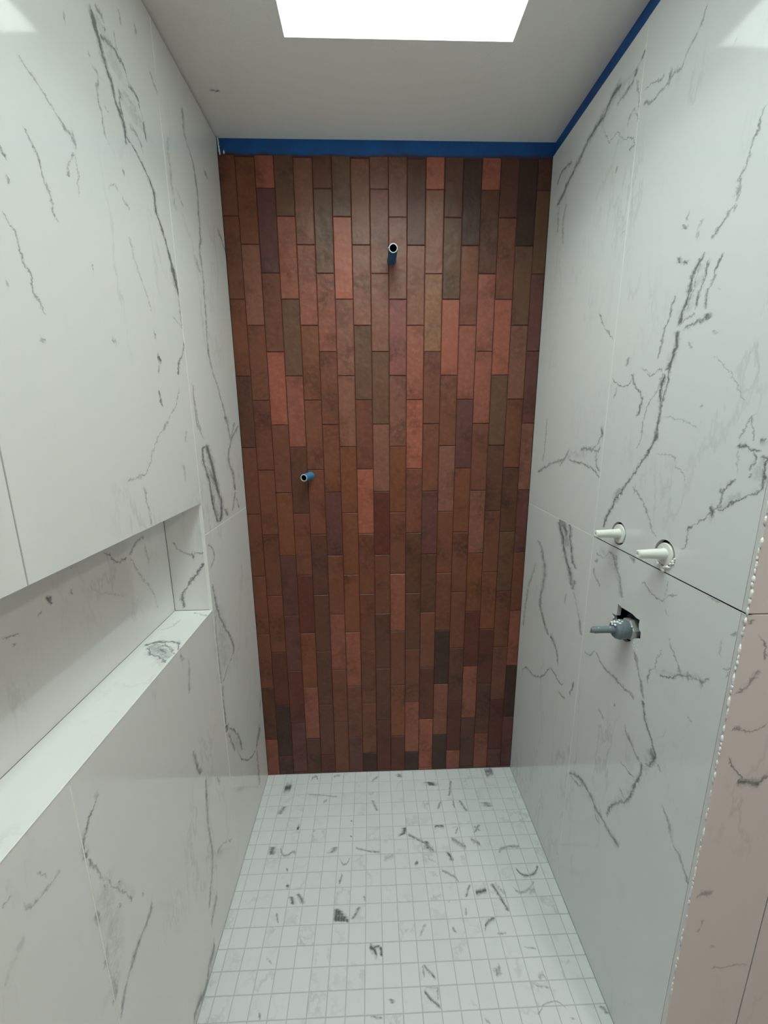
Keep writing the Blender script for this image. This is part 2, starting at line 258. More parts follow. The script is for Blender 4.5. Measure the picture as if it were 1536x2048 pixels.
'RM':[(1,42,40,[10751,-6107,11181,-5921,11576,-5608,11797,-5382]),(0,20,35,[-5389,11762,-5123,11485,-4782,11489]),(0,27,35,[-4987,11322,-4759,11242]),(0,33,30,[-5154,10636,-4984,10806,-4721,11068]),(1,57,25,[10799,-6053,11295,-5841,11732,-5637]),(0,28,40,[-6419,11789,-6095,11849]),(0,13,45,[-7745,11587,-7506,11419,-7370,11280,-7199,11281,-6959,11369,-6706,11462]),(1,16,20,[11015,-7567,11309,-7467,11778,-7414]),(0,19,40,[-8753,11926,-8561,11870,-8406,11880]),(1,19,30,[10039,-8167,10213,-8058,10403,-7868,10656,-7659]),(1,28,40,[8888,-7264,9134,-7167,9422,-6963,9782,-6740]),(1,6,45,[9716,-7555,9872,-7436,10313,-7563]),(0,18,45,[-8785,10467,-8539,10267,-8252,10159,-8055,10040,-7716,9759,-7555,9716]),(1,14,40,[9316,-7274,9674,-7342,9797,-7451]),(1,15,25,[10963,-8912,11032,-8849,11239,-8836]),(0,15,35,[-9098,11467,-8938,11403]),(0,15,25,[-9135,10868,-8908,10744]),(1,9,25,[10633,-9045,10868,-9135]),(0,20,40,[-5276,8939,-5112,8668,-4750,8578]),(0,25,40,[-7001,8721,-6686,8713,-6112,8697,-5661,8721,-5283,8901]),(0,49,50,[-8629,10259,-8569,10282,-8509,10306]),(0,37,45,[-8329,10163,-8283,10180,-8237,10197]),(1,32,55,[7489,-7532,7667,-7757,7863,-7794,8112,-7719,8302,-7528,8552,-7347,8881,-7255]),(1,29,55,[4911,-6573,5321,-6671,5809,-6979,6206,-7214,6759,-7399,7211,-7505,7467,-7509]),(0,89,50,[-7854,7846,-7745,7856,-7632,7867]),(0,60,40,[-7438,6658,-7363,6655,-7286,6652]),(0,41,40,[-7441,7400,-7326,7417,-7116,7607,-6855,7722,-6777,7960]),(0,20,35,[-7371,6903,-7147,6852,-6783,6809]),(0,25,30,[-7117,6077,-6842,6176]),(0,46,50,[-7184,4765,-7002,4683,-6732,4648,-6431,4695,-6121,4702,-5862,4783,-5520,4793,-5174,4711,-4656,4358]),(0,23,35,[-5383,4814,-5296,4559,-4760,4346]),(0,32,35,[-6371,4615,-6252,4434,-6105,4579]),(1,37,35,[6207,-9124,6426,-8919,6560,-8724,6732,-8515,6966,-8378,7129,-8206]),(0,53,35,[-8861,6505,-8721,6576]),(0,24,30,[-8059,7746,-7869,7855]),(1,13,20,[8358,-7818,8793,-8012]),(0,18,25,[-8600,9380,-8353,9436]),(0,34,40,[-6361,8026,-6312,8031,-6262,8036]),(0,30,25,[-6022,7362,-5669,7436]),(0,164,14,[-5867,11159,-5495,11537,-4905,11569]),(1,107,14,[5809,-6979,6999,-7465,7938,-7703]),(0,70,12,[-8676,10391,-7421,9727]),(0,212,14,[-6431,4695,-5260,4743])],
'RE':[(0,15,50,[5353,9760,5574,9768,5722,9715,5906,9772,6043,9892]),(1,15,50,[8702,5944,8774,5815,8946,5641,9215,5451]),(0,47,55,[5713,8711,5951,8662,6098,8646,6198,8725,6290,8838]),(0,44,40,[5367,6060,5503,6169,5729,6196]),(1,14,30,[5171,5572,5532,5639]),(1,28,35,[4720,5996,4776,5956,4832,5916]),(0,18,25,[5993,4180,6281,4204,6595,4270,6768,4216]),(1,26,40,[11714,5369,11836,5403]),(1,14,40,[11059,5697,11175,5727,11381,5657,11535,5556]),(1,28,45,[10449,5367,10578,5525,10708,5621,10916,5701])],
'FL':[(0,129,70,[-4486,-705,-4150,-638]),(0,127,60,[4084,-205,4491,-163]),(0,69,50,[4086,-422,4502,-251]),(1,137,80,[-843,1780,-732,1702,-590,1579]),(0,42,50,[-3422,-407,-3243,-147,-3056,-490]),(0,46,40,[-2490,-205,-2135,-104]),(0,51,40,[-860,-508,-497,-241]),(1,70,60,[-361,42,-347,404,-145,357]),(1,35,50,[-1361,2331,-573,2564]),(0,26,40,[-3451,-1008,-2870,-1069,-2173,-1186]),(0,47,45,[-2774,-1413,-2595,-1296]),(1,74,50,[-1888,-4426,-1478,-4271]),(1,48,45,[-1896,-586,-1365,-803]),(1,36,45,[-1893,1787,-1474,1991]),(1,34,45,[-1883,2455,-1493,2477]),(1,46,50,[-2020,2924,-1502,2703]),(1,149,45,[-1891,3902,-1602,3679]),(0,80,85,[-3651,-2466,-3536,-2405]),(1,29,60,[-2272,-1545,-2226,-1579,-2179,-1614]),(1,28,60,[-2864,-1551,-2821,-1584,-2778,-1617]),(1,57,70,[-2909,171,-2739,392,-2525,441]),(0,38,55,[490,-2817,1024,-3126,1386,-3438]),(1,66,60,[-3411,1190,-3081,1163]),(0,61,50,[1194,-3382,1446,-3440]),(0,49,60,[1527,-2856,1629,-2538,1939,-2593]),(0,8,45,[2190,-2668,2435,-2612]),(1,23,45,[-2916,2277,-2612,2435]),(1,44,50,[-2891,2982,-2524,3288]),(1,48,45,[-2847,3214,-2593,3057]),(0,79,45,[2069,-3023,2426,-3280,2605,-3386]),(0,65,45,[2777,-3091,3148,-3328]),(1,89,60,[-3413,-4369,-3071,-4389,-3058,-3950]),(0,38,50,[-4135,-3130,-3824,-3433,-3604,-3297,-3489,-3493]),(1,75,50,[-3443,-2296,-3159,-2072]),(0,25,50,[-1414,-3234,-810,-3403,-492,-3415]),(0,28,45,[-1942,-3552,-1780,-3790,-1550,-3538]),(0,79,30,[-420,-3675,0,-3549]),(0,39,65,[639,-3882,821,-3815]),(1,40,70,[-3859,1986,-3670,1944,-3503,1826]),(0,38,45,[3648,-3621,3958,-3438,4526,-3410]),(1,30,50,[-4440,-1923,-4059,-1810]),(0,38,55,[-3769,-3851,-3654,-3954]),(1,113,20,[-4351,1361,-4083,1193]),(0,46,40,[1526,-4095,1997,-4375,2111,-4632]),(0,34,60,[4066,-4146,4412,-4380,4932,-4089]),(0,51,70,[2513,-4581,2561,-4829,2951,-4746]),(1,29,50,[-4974,2190,-4561,2425]),(1,36,60,[-5403,3451,-5000,3314,-4545,3129]),(0,93,30,[3209,-4590,3564,-4930]),(0,39,35,[3781,-4695,3998,-4866,4599,-4558]),(0,54,35,[4263,-4892,4537,-4805]),(0,37,70,[-3677,-4399,-3526,-4422]),(1,49,60,[-4987,-3294,-4669,-3442]),(1,52,55,[-4960,-2990,-4597,-3229]),(1,25,50,[-5458,-3699,-5120,-3792]),(1,60,90,[-5481,-1903,-5083,-1935]),(1,60,90,[-5484,-1826,-5117,-1854]),(1,60,90,[-5487,-1749,-5195,-1769]),(1,60,90,[-5490,-1672,-5272,-1686]),(1,38,80,[-5494,-1570,-5363,-1594]),(1,41,55,[-5441,-1435,-5065,-1196]),(1,22,50,[-4956,-1030,-4758,-1068]),(0,60,75,[-918,-6063,-739,-6199,-644,-6329]),(0,31,60,[-820,-6132,-558,-6076]),(1,36,70,[-6364,-517,-6076,-574]),(1,37,35,[-5920,593,-5582,821]),(1,33,50,[-5893,1702,-5681,1600]),(1,22,45,[-5462,2078,-5189,2141]),(0,39,60,[2560,-5924,2679,-5650,2994,-5518]),(0,23,40,[2893,-5936,3214,-5907]),(0,18,40,[3574,-6260,3952,-6345]),(1,69,45,[-6885,2720,-6673,2589]),(0,57,45,[2570,-6868,2814,-6639]),(0,35,55,[600,-6528,772,-6714,957,-6878]),(1,23,40,[-6854,606,-6529,616]),(0,38,60,[547,-7078,734,-7248,983,-7447]),(0,34,30,[578,-7012,990,-7049]),(1,22,40,[-7309,933,-6980,941]),(1,38,60,[-7318,-273,-7199,-318]),(0,31,30,[-3867,-6211,-3612,-6417]),(0,49,35,[3701,-6966,3905,-6887,4008,-7323]),(0,24,35,[3575,-7087,4005,-7158]),(0,15,40,[3421,-7658,3966,-7418,4269,-7596]),(0,37,50,[-3790,-7360,-3725,-7411,-3660,-7462]),(0,20,45,[-896,-7513,-523,-7567]),(1,39,40,[-7781,4339,-7740,4316,-7699,4292]),(1,49,50,[-7735,5295,-7512,5113]),(0,62,20,[-2893,-5825,-2549,-5804]),(0,31,40,[2042,-7659,2197,-7774])],
}


def vein_net(t, sa, sb, runs, vw=1.15, acc=None):
    """max-blend of vein strokes; each stroke is a curve c(t) along one wall axis, with a soft profile"""
    for (k, hw, st, pts) in runs:
        ts = [v * 1e-4 for v in pts[0::2]]
        cs = [v * 1e-4 for v in pts[1::2]]
        t0, t1 = ts[0], ts[-1]
        c0, c1 = min(cs), max(cs)
        rng = max(c1 - c0, 1e-3)
        dt = max(t1 - t0, 1e-3)
        A, B = (sa, sb) if k == 0 else (sb, sa)
        tt = t.math('MULTIPLY_ADD', A, 1 / dt, -t0 / dt)
        norm = [((a - t0) / dt, (b - c0) / rng) for a, b in zip(ts, cs)]
        e = min(0.3, 0.006 / dt)
        cc = t.curve(tt, norm, 'AUTO_CLAMPED')
        ss = t.curve(tt, [(0, 0), (e, 1.0), (0.5, 0.9), (1 - e, 1.0), (1, 0)], 'VECTOR')   # zero outside the stroke
        uu = t.math('MULTIPLY_ADD', B, 1 / rng, -c0 / rng)
        d = t.math('SUBTRACT', uu, cc)
        w_ = rng / max(hw * 1e-4, 0.0007) / vw
        d = t.math('MULTIPLY', d, w_)
        q = t.math('MULTIPLY_ADD', d, d, 1.0)
        o = t.math('MULTIPLY', ss, min(st / 100.0 * 1.25, 0.9))
        o = t.math('DIVIDE', o, q)
        acc = o if acc is None else t.math('MAXIMUM', acc, o)
    return acc

def marble(name, plane, runs, warp=0.014, base=(0.755, 0.772, 0.762), rough=0.075, cloud=0.12, faint=0.30):
    t = NT(name)
    pos = t.n('ShaderNodeNewGeometry').outputs['Position']
    sx = t.n('ShaderNodeSeparateXYZ')
    t.t.links.new(pos, sx.inputs[0])
    ax = {'L': (1, 2), 'R': (1, 2), 'NB': (1, 2), 'NE': (0, 2), 'E': (0, 2), 'NS': (0, 1), 'F': (0, 1)}[plane]
    n1 = t.noise(pos, 30, 6.0, 0.68)
    s1 = t.n('ShaderNodeSeparateColor')
    t.t.links.new(n1.outputs['Color'], s1.inputs[0])
    wa = t.math('MULTIPLY_ADD', s1.outputs[0], warp * 2, -warp)
    wb = t.math('MULTIPLY_ADD', s1.outputs[1], warp * 2, -warp)
    n7 = t.noise(pos, 115, 4.0, 0.6)
    s7 = t.n('ShaderNodeSeparateColor')
    t.t.links.new(n7.outputs['Color'], s7.inputs[0])
    wa = t.math('MULTIPLY_ADD', s7.outputs[0], 0.012, t.math('SUBTRACT', wa, 0.006))
    wb = t.math('MULTIPLY_ADD', s7.outputs[1], 0.012, t.math('SUBTRACT', wb, 0.006))
    a = t.math('ADD', sx.outputs[ax[0]], wa)
    b = t.math('ADD', sx.outputs[ax[1]], wb)
    v = vein_net(t, a, b, runs)
    # broken, granular veins: the soft stroke is cut by a fine noise
    n2 = t.noise(pos, 62, 6.0, 0.72).outputs['Fac']
    n5 = t.noise(pos, 17, 3.0, 0.6).outputs['Fac']
    g = t.math('MULTIPLY_ADD', n2, 1.5, t.math('MULTIPLY_ADD', n5, 1.0, -1.25))
    core = t.ramp(t.math('ADD', v, t.math('MULTIPLY', g, t.math('MULTIPLY', t.ramp(v, 0.0, 0.25), 0.75))), 0.10, 0.95)
    # fine braided veinlets around the strokes
    n6 = t.noise(pos, 24, 5.0, 0.62).outputs['Fac']
    fr = t.math('MULTIPLY_ADD', t.math('ABSOLUTE', t.math('SUBTRACT', n6, 0.5)), -20.0, 1.0, clamp=True)
    fr = t.math('MULTIPLY', fr, t.math('MULTIPLY', t.ramp(v, 0.05, 0.28), 0.50))
    core = t.math('MAXIMUM', core, fr)
    v = t.math('MULTIPLY_ADD', v, 0.24, core)
    v = t.math('MINIMUM', v, 0.86)
    # faint general figure: thin ridges of a stretched noise and pale clouds
    mp = t.n('ShaderNodeMapping')
    mp.inputs['Rotation'].default_value = (0.35, 0.2, 0.3)
    mp.inputs['Scale'].default_value = (2.2, 2.2, 0.75)
    t.t.links.new(pos, mp.inputs[0])
    n3 = t.noise(mp.outputs[0], 2.6, 6.0, 0.62).outputs['Fac']
    rd = t.math('ABSOLUTE', t.math('SUBTRACT', n3, 0.5))
    rd = t.math('MULTIPLY_ADD', rd, -55.0, 1.0, clamp=True)
    n4 = t.noise(pos, 3.1, 3.0).outputs['Fac']
    rd = t.math('MULTIPLY', rd, t.math('MULTIPLY', t.ramp(n4, 0.5, 0.75), faint))
    cl = t.math('MULTIPLY', t.ramp(n4, 0.35, 0.8), cloud)
    vv = t.math('MAXIMUM', v, rd)
    c = t.mix(cl, (*base, 1), (base[0] * 0.86, base[1] * 0.87, base[2] * 0.88, 1))
    c = t.mix(vv, c, (0.105, 0.12, 0.122, 1))
    t.base(c)
    t.rough(rough)
    t.b.inputs['IOR'].default_value = 1.54
    return t.m

M_left_top = marble('marble_left_upper', 'L', VEINS['LU'])
M_left_far = marble('marble_left_far', 'L', VEINS['LF'])
M_left_fard = marble('marble_left_far_lower', 'L', VEINS['LD'])
M_left_low = marble('marble_left_lower', 'L', VEINS['LM'])
M_niche_back = marble('marble_niche_back', 'NB', VEINS['NB'])
M_niche_end = marble('marble_niche_end', 'NE', VEINS['NE'])
M_niche_sill = marble('marble_niche_sill', 'NS', VEINS['NS'])
M_right_far = marble('marble_right_far', 'R', VEINS['RF'])
M_right_near = marble('marble_right_upper', 'R', VEINS['RN'])
M_right_fard = marble('marble_right_far_lower', 'R', VEINS['RD'])
M_right_low = marble('marble_right_lower', 'R', VEINS['RM'])
M_end = marble('marble_wall_end', 'E', VEINS['RE'], base=(0.70, 0.68, 0.665))
M_plainmarble = marble('marble_plain', 'L', VEINS['NE'])

def red_tile():
    t = NT('glazed_red_tile')
    oi = t.n('ShaderNodeObjectInfo')
    pos = t.n('ShaderNodeNewGeometry').outputs['Position']
    w = t.math('MULTIPLY', oi.outputs['Random'], 40.0)
    n1 = t.noise(pos, 9, 4.0, 0.6, w=w).outputs['Fac']
    n2 = t.noise(pos, 70, 3.0, 0.6, w=w).outputs['Fac']
    n3 = t.noise(pos, 380, 2.0, 0.6).outputs['Fac']
    c = oi.outputs['Color']
    dark = t.mix(1.0, c, (0.40, 0.36, 0.33, 1), 'MULTIPLY')
    lite = t.mix(1.0, c, (1.35, 1.36, 1.42, 1), 'MULTIPLY')
    c1 = t.mix(t.ramp(n1, 0.48, 0.74), c, dark)
    c2 = t.mix(t.ramp(n2, 0.45, 0.8), c1, lite)
    c3 = t.mix(t.math('MULTIPLY', t.ramp(n3, 0.5, 0.75), 0.35), c2, dark)
    t.base(c3)
    t.rough(t.math('MULTIPLY_ADD', n2, 0.22, 0.33))
    t.b.inputs['IOR'].default_value = 1.44
    nb = t.noise(pos, 21, 2.0, 0.5, w=w).outputs['Fac']
    h = t.math('MULTIPLY_ADD', n3, 0.04, nb)
    t.bump(h, 0.55, 0.007)
    return t.m
M_red = red_tile()

def mosaic(name, runs):
    t = NT(name)
    pos = t.n('ShaderNodeNewGeometry').outputs['Position']
    # each 5 cm tile has its own cut of stone: random shift by grid cell
    sc1 = t.n('ShaderNodeVectorMath', operation='MULTIPLY_ADD')
    t.t.links.new(pos, sc1.inputs[0])
    sc1.inputs[1].default_value = (20, 20, 0)
    sc1.inputs[2].default_value = (0.028, 0.0, 0.5)
    fl = t.n('ShaderNodeVectorMath', operation='FLOOR')
    t.t.links.new(sc1.outputs[0], fl.inputs[0])
    wn = t.n('ShaderNodeTexWhiteNoise', noise_dimensions='3D')
    t.t.links.new(fl.outputs[0], wn.inputs['Vector'])
    w = t.math('MULTIPLY', wn.outputs['Value'], 60.0)
    n1 = t.noise(pos, 16, 4.0, 0.6, w=w).outputs['Fac']
    n4 = t.noise(pos, 7, 2.0, 0.5, w=w).outputs['Fac']
    rd = t.math('ABSOLUTE', t.math('SUBTRACT', n1, 0.5))
    rd = t.math('MULTIPLY_ADD', rd, -22.0, 1.0, clamp=True)
    rd = t.math('MULTIPLY', rd, t.math('MULTIPLY', t.ramp(n4, 0.52, 0.74), 0.42))
    if runs:
        sx = t.n('ShaderNodeSeparateXYZ')
        t.t.links.new(pos, sx.inputs[0])
        nz = t.noise(pos, 60, 2.0)
        s1 = t.n('ShaderNodeSeparateColor')
        t.t.links.new(nz.outputs['Color'], s1.inputs[0])
        a = t.math('ADD', sx.outputs[0], t.math('MULTIPLY_ADD', s1.outputs[0], 0.008, -0.004))
        b = t.math('ADD', sx.outputs[1], t.math('MULTIPLY_ADD', s1.outputs[1], 0.008, -0.004))
        v = vein_net(t, a, b, runs, 1.25)
        n2 = t.noise(pos, 120, 5.0, 0.7).outputs['Fac']
        g = t.math('MULTIPLY_ADD', n2, 1.6, -0.75)
        v = t.ramp(t.math('ADD', v, t.math('MULTIPLY', g, t.math('MULTIPLY', t.ramp(v, 0.0, 0.3), 0.7))), 0.15, 0.85)
        rd = t.math('MAXIMUM', rd, v)
    tint = t.math('MULTIPLY', t.ramp(wn.outputs['Value'], 0.3, 1.0), 0.22)
    c = t.mix(tint, (0.705, 0.735, 0.735, 1), (0.62, 0.65, 0.655, 1))
    t.base(t.mix(rd, c, (0.12, 0.13, 0.135, 1)))
    t.rough(0.34)
    return t.m

TOP_TILE = 2.3134
def membrane():
    t = NT('blue_waterproof_membrane')
    pos = t.n('ShaderNodeNewGeometry').outputs['Position']
    n = t.noise(pos, 14, 4.0, 0.6).outputs['Fac']
    c = t.mix(t.ramp(n, 0.3, 0.75), (0.001, 0.098, 0.37, 1), (0.001, 0.065, 0.25, 1))
    # reddish grout smeared on the foot of the strip above the red tiles
    sx = t.n('ShaderNodeSeparateXYZ')
    t.t.links.new(pos, sx.inputs[0])
    n2 = t.noise(pos, 24, 5.0, 0.65).outputs['Fac']
    hgt = t.math('SUBTRACT', sx.outputs[2], t.math('MULTIPLY_ADD', n2, 0.034, TOP_TILE - 0.010))
    sm = t.math('MULTIPLY', t.ramp(hgt, 0.006, -0.004), t.math('GREATER_THAN', sx.outputs[1], 0.004))
    c = t.mix(t.math('MULTIPLY', sm, 0.85), c, (0.05, 0.024, 0.022, 1))
    t.base(c)
    t.rough(0.55)
    t.bump(t.noise(pos, 160, 3.0).outputs['Fac'], 0.3, 0.002)
    return t.m
M_memb = membrane()

def ceiling_mat():
    t = NT('painted_ceiling')
    pos = t.n('ShaderNodeNewGeometry').outputs['Position']
    sx = t.n('ShaderNodeSeparateXYZ')
    t.t.links.new(pos, sx.inputs[0])
    n = t.noise(pos, 120, 2.0)
    s1 = t.n('ShaderNodeSeparateColor')
    t.t.links.new(n.outputs['Color'], s1.inputs[0])
    a = t.math('ADD', sx.outputs[0], t.math('MULTIPLY_ADD', s1.outputs[0], 0.006, -0.003))
    b = t.math('ADD', sx.outputs[1], t.math('MULTIPLY_ADD', s1.outputs[1], 0.012, -0.006))
    v = vein_net(t, a, b, [(0, 16, 95, [-4840, -1775, -4740, -1790, -4640, -1765, -4530, -1785])])   # a dark scuff
    t.base(t.mix(v, (0.88, 0.88, 0.865, 1), (0.10, 0.10, 0.10, 1)))
    t.rough(0.8)
    t.bump(t.noise(pos, 220, 3.0).outputs['Fac'], 0.25, 0.002)
    return t.m
M_ceil = ceiling_mat()
M_white = plain('white_paint', (0.82, 0.82, 0.81), 0.7)
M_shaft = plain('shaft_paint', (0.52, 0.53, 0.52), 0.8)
M_room = plain('room_paint', (0.66, 0.62, 0.57), 0.7)
M_roomfloor = plain('room_floor_tile', (0.50, 0.46, 0.41), 0.4)
M_grout_w = plain('white_grout', (0.86, 0.87, 0.85), 0.7, bump=(300, 0.4, 0.001))
M_grout_f = plain('floor_grout', (0.51, 0.535, 0.535), 0.85)
M_grout_r = plain('red_grout', (0.085, 0.022, 0.014), 0.9, bump=(200, 0.4, 0.001))
M_plaster = plain('white_thinset', (0.84, 0.86, 0.83), 0.75, bump=(140, 0.8, 0.003))
M_pvc_w = plain('white_plastic', (0.83, 0.83, 0.78), 0.42)
M_grey = plain('grey_plastic', (0.16, 0.20, 0.22), 0.42, bump=(120, 0.25, 0.001))
M_nut = plain('dull_metal', (0.50, 0.53, 0.50), 0.45, 0.6)
M_blue = plain('blue_pipe', (0.012, 0.085, 0.19), 0.45)
M_blue2 = plain('light_blue_pipe', (0.05, 0.19, 0.36), 0.45)
M_rim = plain('pale_pipe_end', (0.62, 0.68, 0.74), 0.45)
M_hollow = plain('dark_hollow', (0.004, 0.005, 0.012), 0.7)  # near-black: pipe bores, and the shade painted into the valve hole

# ------------------------------------------------------------------ setting: floor
ROOM_Y, ROOM_X = -2.7, 1.75
floor = boxes('floor', [(-0.85, ROOM_X, -1.0, 0.2, -0.10, -0.0013)], M_grout_f)
tag(floor, kind='structure')
boxes('bathroom_floor', [(-0.85, ROOM_X, ROOM_Y, -1.0, -0.10, -0.002)], M_roomfloor, floor)

PX, OX, PY, G = 0.05, -0.0014, 0.05, 0.0021
xl = [-W] + [OX + PX * k for k in range(-10, 11)] + [W]
yl = [-PY * k for k in range(0, 21)]
cellruns = {}
for rn in VEINS['FL']:
    k, hw, st, pts = rn
    cells = set()
    P = [(pts[i] * 1e-4, pts[i + 1] * 1e-4) for i in range(0, len(pts), 2)]
    for (a0, b0), (a1, b1) in zip(P, P[1:]):
        for s in range(9):
            a, b = a0 + (a1 - a0) * s / 8, b0 + (b1 - b0) * s / 8
            xx, yy = (a, b) if k == 0 else (b, a)
            cells.add((int(math.floor((xx - OX) / PX)), int(math.floor(-yy / PY))))
    for c in cells:
        cellruns.setdefault(c, []).append(rn)
M_mos = mosaic('white_mosaic_marble', None)
full_me = None
stuff_bm = bmesh.new()
for row in range(20):
    y1, y0 = yl[row] - G / 2, yl[row + 1] + G / 2
    if row == 0: y1 = -0.001
    for ci in range(len(xl) - 1):
        x0, x1 = xl[ci] + G / 2, xl[ci + 1] - G / 2
        if x1 - x0 < 0.004: continue
        cell = (int(math.floor(((x0 + x1) / 2 - OX) / PX)), row)
        if 3 <= row <= 15:
            runs = cellruns.get(cell)
            isfull = abs((x1 - x0) - (PX - G)) < 1e-4
            if isfull and full_me is not None and not runs:
                me = full_me
            else:
                bm = bmesh.new()
                slab_mesh(bm, Vector((0, 0, 0)), X, Y, Z, -(x1 - x0) / 2, (x1 - x0) / 2, -(y1 - y0) / 2, (y1 - y0) / 2, 0.008, 0.0007)
                bmesh.ops.recalc_face_normals(bm, faces=bm.faces[:])
                me = bpy.data.meshes.new('mosaic_tile')
                bm.to_mesh(me); bm.free()
                me.materials.append(mosaic('veined_mosaic_marble', runs) if runs else M_mos)
                if isfull and not runs: full_me = me
            o = link('mosaic_tile', me, None, floor, ((x0 + x1) / 2, (y0 + y1) / 2, random.Random(row * 77 + ci).uniform(-0.0003, 0.0003)))
        else:
            slab_mesh(stuff_bm, Vector((0, 0, 0)), X, Y, Z, x0, x1, y0, y1, 0.008, 0.0007)
M_mos_far = mosaic('far_mosaic_marble', [rn for c, rs in cellruns.items() if c[1] < 3 for rn in rs if rn])
o = bm_obj('mosaic_tile_rows', stuff_bm, M_mos_far, floor)
tag(o, kind='stuff')

# ------------------------------------------------------------------ setting: back wall of upright red tiles
TOP = 2.3134
wall_back = boxes('wall_back', [(-0.85, 1.0, 0.010, 0.2, -0.1, H + 0.1)], M_memb)
tag(wall_back, kind='structure')
boxes('grout_bed', [(-W, W, 0.0022, 0.0105, 0, TOP - 0.002)], M_grout_r, wall_back)
PAL = {'R': (.42, .115, .075), 'r': (.32, .095, .062), 'b': (.20, .062, .035), 'o': (.23, .07, .030), 'd': (.125, .043, .025),
       'v': (.150, .068, .036), 'p': (.145, .046, .043), 'P': (.28, .085, .082), 'g': (.26, .097, .065), 'y': (.31, .135, .068),
       'm': (.13, .028, .019), 'k': (.045, .021, .014)}
TP, TX0, TL = 0.060285, -0.53949, 0.24575
PH = {0: 2.1435, 1: 2.0615 + TL, 2: 2.2225}
CODES = ['bbodbbbbdr',      # column by column from the left, each from the top down
         'bogbbbbbmkd', 'RpbRboppmp', 'vrvrdbmord', 'bgrobbddddm', 'dvrbopbrbb', 'vRggooorbp', 'dggvbRbbbbk', 'gggvgmbddm',
         'ggPgobrbom', 'ddgrRbddbrk', 'RgybbpdbmR', 'dvRbgbbkrk', 'dkbrpobbdmr', 'RdrrbgomrD', 'dbRvdbomdr', 'kkvgbdvbbmp', 'dvppgpbrkp']
full_tile = {}
rnd = random.Random(5)
for c in range(18):
    x0 = -W if c == 0 else TX0 + TP * c
    x1 = W if c == 17 else TX0 + TP * (c + 1)
    x0 += 0.0011 if c else 0.0005
    x1 -= 0.0011 if c < 17 else 0.0005
    js = [PH[c % 3] - TL * i for i in range(0, 12)]
    edges = [TOP] + [j for j in js if 0.004 < j < TOP - 0.004] + [0.0015]
    for i in range(len(edges) - 1):
        z1, z0 = edges[i] - 0.0011, edges[i + 1] + 0.0011
        if z1 - z0 < 0.004: continue
        key = (round(x1 - x0, 4), round(z1 - z0, 4))
        me = full_tile.get(key)
        if me is None:
            bm = bmesh.new()
            O, U, V, N = PLANES['B']
            slab_mesh(bm, O, U, V, N, -(x1 - x0) / 2, (x1 - x0) / 2, -(z1 - z0) / 2, (z1 - z0) / 2, 0.008, 0.0014)
            bmesh.ops.recalc_face_normals(bm, faces=bm.faces[:])
            me = bpy.data.meshes.new('red_tile')
            bm.to_mesh(me); bm.free()
            me.materials.append(M_red)
            full_tile[key] = me
        o = link('red_tile', me, None, wall_back, ((x0 + x1) / 2, rnd.uniform(-0.0005, 0.0004), (z0 + z1) / 2))
        o.rotation_euler = (rnd.uniform(-0.004, 0.004), 0, rnd.uniform(-0.006, 0.006))
        code = CODES[c][min(i, len(CODES[c]) - 1)].replace('D', 'd')
        k = rnd.uniform(0.92, 1.08)
        col = PAL[code]
        k *= 0.73
        mu = (0.175, 0.056, 0.035)
        col = [a * 0.82 + b * 0.18 for a, b in zip(col, mu)]
        o.color = (col[0] * k, col[1] * k * 1.05, col[2] * k * rnd.uniform(0.95, 1.05), 1)

# ------------------------------------------------------------------ setting: left wall with the long niche
NJ, FJ, J = -0.3895, -0.9655, 0.0012        # panel joints and half joint width
NZ0, NZ1, NYE = 0.965, 1.28, -1.42          # niche sill, lip, near end
HJ = 1.1895
wall_left = boxes('wall_left', [(-0.85, -W - 0.010, ROOM_Y, 0.01, -0.1, NZ0 - 0.010), (-0.85, -W - 0.010, ROOM_Y, 0.01, NZ1 + 0.010, H + 0.1),
                                (-0.85, -W - 0.010, NJ + 0.010, 0.01, NZ0 - 0.010, NZ1 + 0.010),
                                (-0.85, -W - 0.010, ROOM_Y, NYE - 0.010, NZ0 - 0.010, NZ1 + 0.010),
                                (-0.85, -0.647, NYE - 0.010, NJ + 0.010, NZ0 - 0.010, NZ1 + 0.010)], M_memb)
tag(wall_left, kind='structure')
TOPL = H - 0.006
panel('marble_panel', 'L', NJ + J, -0.0008, HJ + J, TOPL, M_left_far, wall_left)
panel('marble_panel', 'L', NJ + J, -0.0008, 0.001, HJ - J, M_left_fard, wall_left)
panel('marble_panel', 'L', FJ + J, NJ - J, NZ1, TOPL, M_left_top, wall_left)
panel('marble_panel', 'L', FJ + J, NJ - J, 0.001, NZ0 - 0.001, M_left_low, wall_left)
panel('marble_panel', 'L', -1.54, FJ - J, NZ1, TOPL, M_left_top, wall_left)
panel('marble_panel', 'L', -1.54, FJ - J, 0.001, NZ0 - 0.001, M_left_low, wall_left)
panel('niche_panel', 'NB', NYE, NJ - 0.001, NZ0, NZ1, M_niche_back, wall_left)
panel('niche_panel', 'NE', -0.637, -W - 0.0005, NZ0, NZ1 - 0.0005, M_niche_end, wall_left)
panel('niche_panel', 'NS', -0.637, -W - 0.0002, NYE, NJ - 0.001, M_niche_sill, wall_left)
panel('niche_panel', 'NT', -0.637, -W - 0.0105, NYE, NJ - 0.001, M_plainmarble, wall_left)
boxes('grout_and_lit_edge', [(-W - 0.009, -W - 0.0001, NJ - J, NJ + J, 0.001, NZ0 - 0.001), (-W - 0.009, -W - 0.0001, NJ - J, NJ + J, NZ1, TOPL),
                      (-W - 0.009, -W + 0.0002, NJ - 0.0005, NJ + J, NZ0, NZ1)], M_grout_w, wall_left)
boxes('grout_and_lit_edge', [(-W - 0.009, -W - 0.0001, NJ + J, -0.001, HJ - J, HJ + J)], M_grout_w, wall_left)
